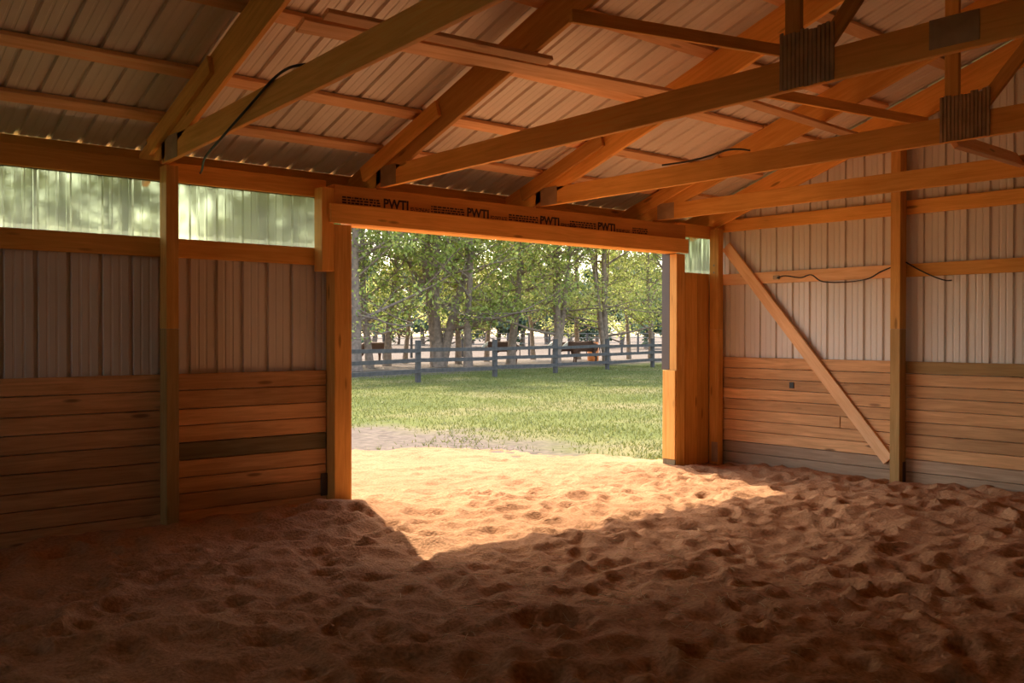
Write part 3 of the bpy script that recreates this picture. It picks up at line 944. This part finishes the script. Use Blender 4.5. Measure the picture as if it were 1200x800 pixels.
def put_tree(kind, px, dist, rot, scale, label, group='trees behind the fence', data=None):
    tm, lm = data or protos[kind]
    az = YAW + math.atan((px - 600) / F_PX)
    x, y = math.sin(az) * dist, math.cos(az) * dist
    t = tag(empty('leafy_tree', (x, y, FZ)), label, 'tree', group)
    R = Matrix.Translation((x, y, FZ)) @ Matrix.Rotation(rot, 4, 'Z') @ Matrix.Scale(scale, 4)
    place('trunk', tm, BARK, t, R)
    f = place('foliage', lm, None, t, R)
    f['kind'] = 'stuff'
spec = [
    ('lean', 417, 42, 0.2, 1.0, 'leaning tree nearest the left door jamb, just behind the fence'),
    ('slim', 434, 46, 1.0, 1.0, 'straight tree right of the leaning tree behind the left fence panel'),
    ('slim2', 453, 49, 2.2, 1.1, 'tree left of the slender trunk by the first fence post'),
    ('slim', 474, 53, 4.0, 0.75, 'slender trunk just left of the first fence post'),
    ('big', 515, 47, 0.5, 1.0, 'thickest forked tree right of the first fence post'),
    ('slim2', 537, 52, 0.7, 1.0, 'slim tree just right of the thickest trunk'),
    ('slim', 549, 46, 2.0, 1.1, 'tree with leaning stem left of the second fence post'),
    ('slim2', 570, 56, 3.0, 0.9, 'tree directly behind the second fence post'),
    ('slim', 598, 49, 3.3, 1.2, 'tall straight tree between the second and third fence posts'),
    ('slim2', 625, 60, 5.0, 0.9, 'thin tree just left of the third fence post'),
    ('spread', 651, 48, 0.2, 1.05, 'wide spreading tree right of the third fence post'),
    ('slim', 678, 60, 1.4, 0.9, 'tree in front of the orange barrel'),
    ('spread', 712, 51, 2.6, 1.0, 'spreading tree behind the fourth fence post'),
    ('slim2', 737, 62, 0.3, 0.85, 'thin tree between the last two fence posts'),
    ('slim', 763, 58, 5.2, 0.95, 'straight tree beside the last fence post'),
    ('spread', 800, 52, 4.4, 1.0, 'spreading tree rising behind the right door jamb'),
    ('big', 330, 47, 2.0, 0.95, 'large tree blurred behind the right eave window'),
    ('spread', 250, 44, 1.1, 1.0, 'spreading tree blurred behind the post side of the eave windows'),
    ('slim', 195, 46, 1.9, 1.1, 'tall tree blurred behind the single wall post'),
    ('big', 120, 46, 4.0, 0.95, 'large tree blurred behind the left eave window'),
    ('spread', 40, 42, 3.1, 1.05, 'tree blurred behind the far left of the eave window'),
    ('lean', 375, 50, 2.5, 1.0, 'leaning tree rising behind the left door jamb'),
]
for k_, px_, d_, r_, s_, lab in spec:
    put_tree(k_, px_, d_, r_, s_, lab)
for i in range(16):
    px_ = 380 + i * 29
    put_tree('far', px_, 125 + 20 * math.sin(i * 2.3), i * 1.3, 1.0 + 0.25 * math.sin(i * 1.7), 'distant haze-tinted tree in the row along the horizon',
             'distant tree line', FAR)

# ------------------------------------------------------------------ cattle, barrel
def mat_cow():
    m, N, L, P = new_mat('red brown hide with white face')
    tc = N.new('ShaderNodeTexCoord')
    sp = N.new('ShaderNodeSeparateXYZ'); L.new(tc.outputs['Object'], sp.inputs[0])
    nz = N.new('ShaderNodeTexNoise'); nz.inputs['Scale'].default_value = 3
    L.new(tc.outputs['Object'], nz.inputs[0])
    ad = N.new('ShaderNodeMath'); ad.operation = 'MULTIPLY_ADD'; ad.inputs[1].default_value = 0.25
    L.new(nz.outputs['Fac'], ad.inputs[0]); L.new(sp.outputs['X'], ad.inputs[2])
    r = ramp(N, [(0.0, (0.10, 0.045, 0.025)), (1.0, (0.75, 0.70, 0.62))])
    r.color_ramp.interpolation = 'CONSTANT'
    r.color_ramp.elements[1].position = 0.98
    L.new(ad.outputs[0], r.inputs[0]); L.new(r.outputs[0], P.inputs['Base Color'])
    P.inputs['Roughness'].default_value = 0.8
    return m
COW = mat_cow()
def cow_mesh():
    J = [  # x forward, z up, skin radii
        ((-0.62, 0, 0.98), 0.20), ((-0.15, 0, 0.92), 0.30), ((0.35, 0, 0.95), 0.27), ((0.60, 0, 1.02), 0.19),
        ((0.80, 0, 1.10), 0.13), ((1.02, 0, 1.00), 0.085), ((1.14, 0, 0.86), 0.065)]
    E = [(0, 1), (1, 2), (2, 3), (3, 4), (4, 5), (5, 6)]
    def chain(root, pts):
        prev = root
        for p_, r_ in pts:
            J.append((p_, r_)); E.append((prev, len(J) - 1)); prev = len(J) - 1
    for s in (-1, 1):
        chain(2, [((0.42, 0.15 * s, 0.72), 0.11), ((0.43, 0.16 * s, 0.42), 0.055), ((0.42, 0.16 * s, 0.20), 0.042), ((0.44, 0.16 * s, 0.0), 0.05)])
        chain(0, [((-0.58, 0.16 * s, 0.74), 0.13), ((-0.52, 0.17 * s, 0.55), 0.085), ((-0.68, 0.17 * s, 0.38), 0.055), ((-0.66, 0.17 * s, 0.18), 0.042), ((-0.63, 0.17 * s, 0.0), 0.05)])
        chain(4, [((0.82, 0.13 * s, 1.17), 0.045), ((0.80, 0.24 * s, 1.17), 0.03)])
    chain(0, [((-0.82, 0, 0.98), 0.04), ((-0.88, 0, 0.7), 0.025), ((-0.88, 0, 0.42), 0.04)])
    me = bpy.data.meshes.new('cow_skel')
    me.from_pydata([j[0] for j in J], E, [])
    o = bpy.data.objects.new('cow_skel', me)
    COL.objects.link(o)
    md = o.modifiers.new('skin', 'SKIN')
    for i, (p_, r_) in enumerate(J):
        me.skin_vertices[0].data[i].radius = (r_, r_)
    me.skin_vertices[0].data[1].use_root = True
    sb = o.modifiers.new('sub', 'SUBSURF'); sb.levels = 1; sb.render_levels = 1
    dg = bpy.context.evaluated_depsgraph_get()
    out = bpy.data.meshes.new_from_object(o.evaluated_get(dg))
    bpy.data.objects.remove(o)
    out.materials.clear(); out.materials.append(COW)
    out.polygons.foreach_set('use_smooth', [True] * len(out.polygons))
    return out
cm = cow_mesh()
for px_, d_, rot, s_, lab in [
        (590, 50, math.radians(150), 1.0, 'brown white-faced cow right of the second fence post'),
        (436, 52, math.radians(-25), 0.95, 'brown cow behind the left end of the fence'),
        (662, 53, math.radians(160), 0.95, 'brown white-faced cow beside the spreading tree trunk'),
        (684, 51, math.radians(140), 1.0, 'brown cow just left of the orange barrel')]:
    az = YAW + math.atan((px_ - 600) / F_PX)
    R = Matrix.Translation((math.sin(az) * d_, math.cos(az) * d_, FZ + 0.02)) @ Matrix.Rotation(rot, 4, 'Z') @ Matrix.Scale(s_, 4)
    tag(place('cow', cm, COW, None, R), lab, 'cow', 'cattle in the paddock')
ORANGE = mat_plain('orange plastic', (0.85, 0.26, 0.07), 0.5)
def barrel():
    az = YAW + math.atan((695 - 600) / F_PX); d_ = 57
    x, y = math.sin(az) * d_, math.cos(az) * d_
    t = tag(empty('barrel', (x, y, FZ)), 'orange plastic barrel beyond the fence', 'barrel')
    pr = [(0.0, 0.02), (0.30, 0.0), (0.33, 0.05), (0.345, 0.30), (0.36, 0.33), (0.36, 0.37), (0.345, 0.40), (0.345, 0.68), (0.36, 0.71), (0.36, 0.75), (0.345, 0.78), (0.33, 1.10), (0.30, 1.14), (0.0, 1.13)]
    vs_, fs = [], []
    n = 18
    for r_, z in pr:
        for k in range(n):
            a = 2 * math.pi * k / n
            vs_.append((r_ * math.cos(a), r_ * math.sin(a), z))
    for i in range(len(pr) - 1):
        for k in range(n):
            k2 = (k + 1) % n
            fs.append((i * n + k, i * n + k2, (i + 1) * n + k2, (i + 1) * n + k))
    place('barrel_body', mesh_of('barrel', vs_, fs, ORANGE, True), ORANGE, t, Matrix.Translation((x, y, FZ)))
barrel()
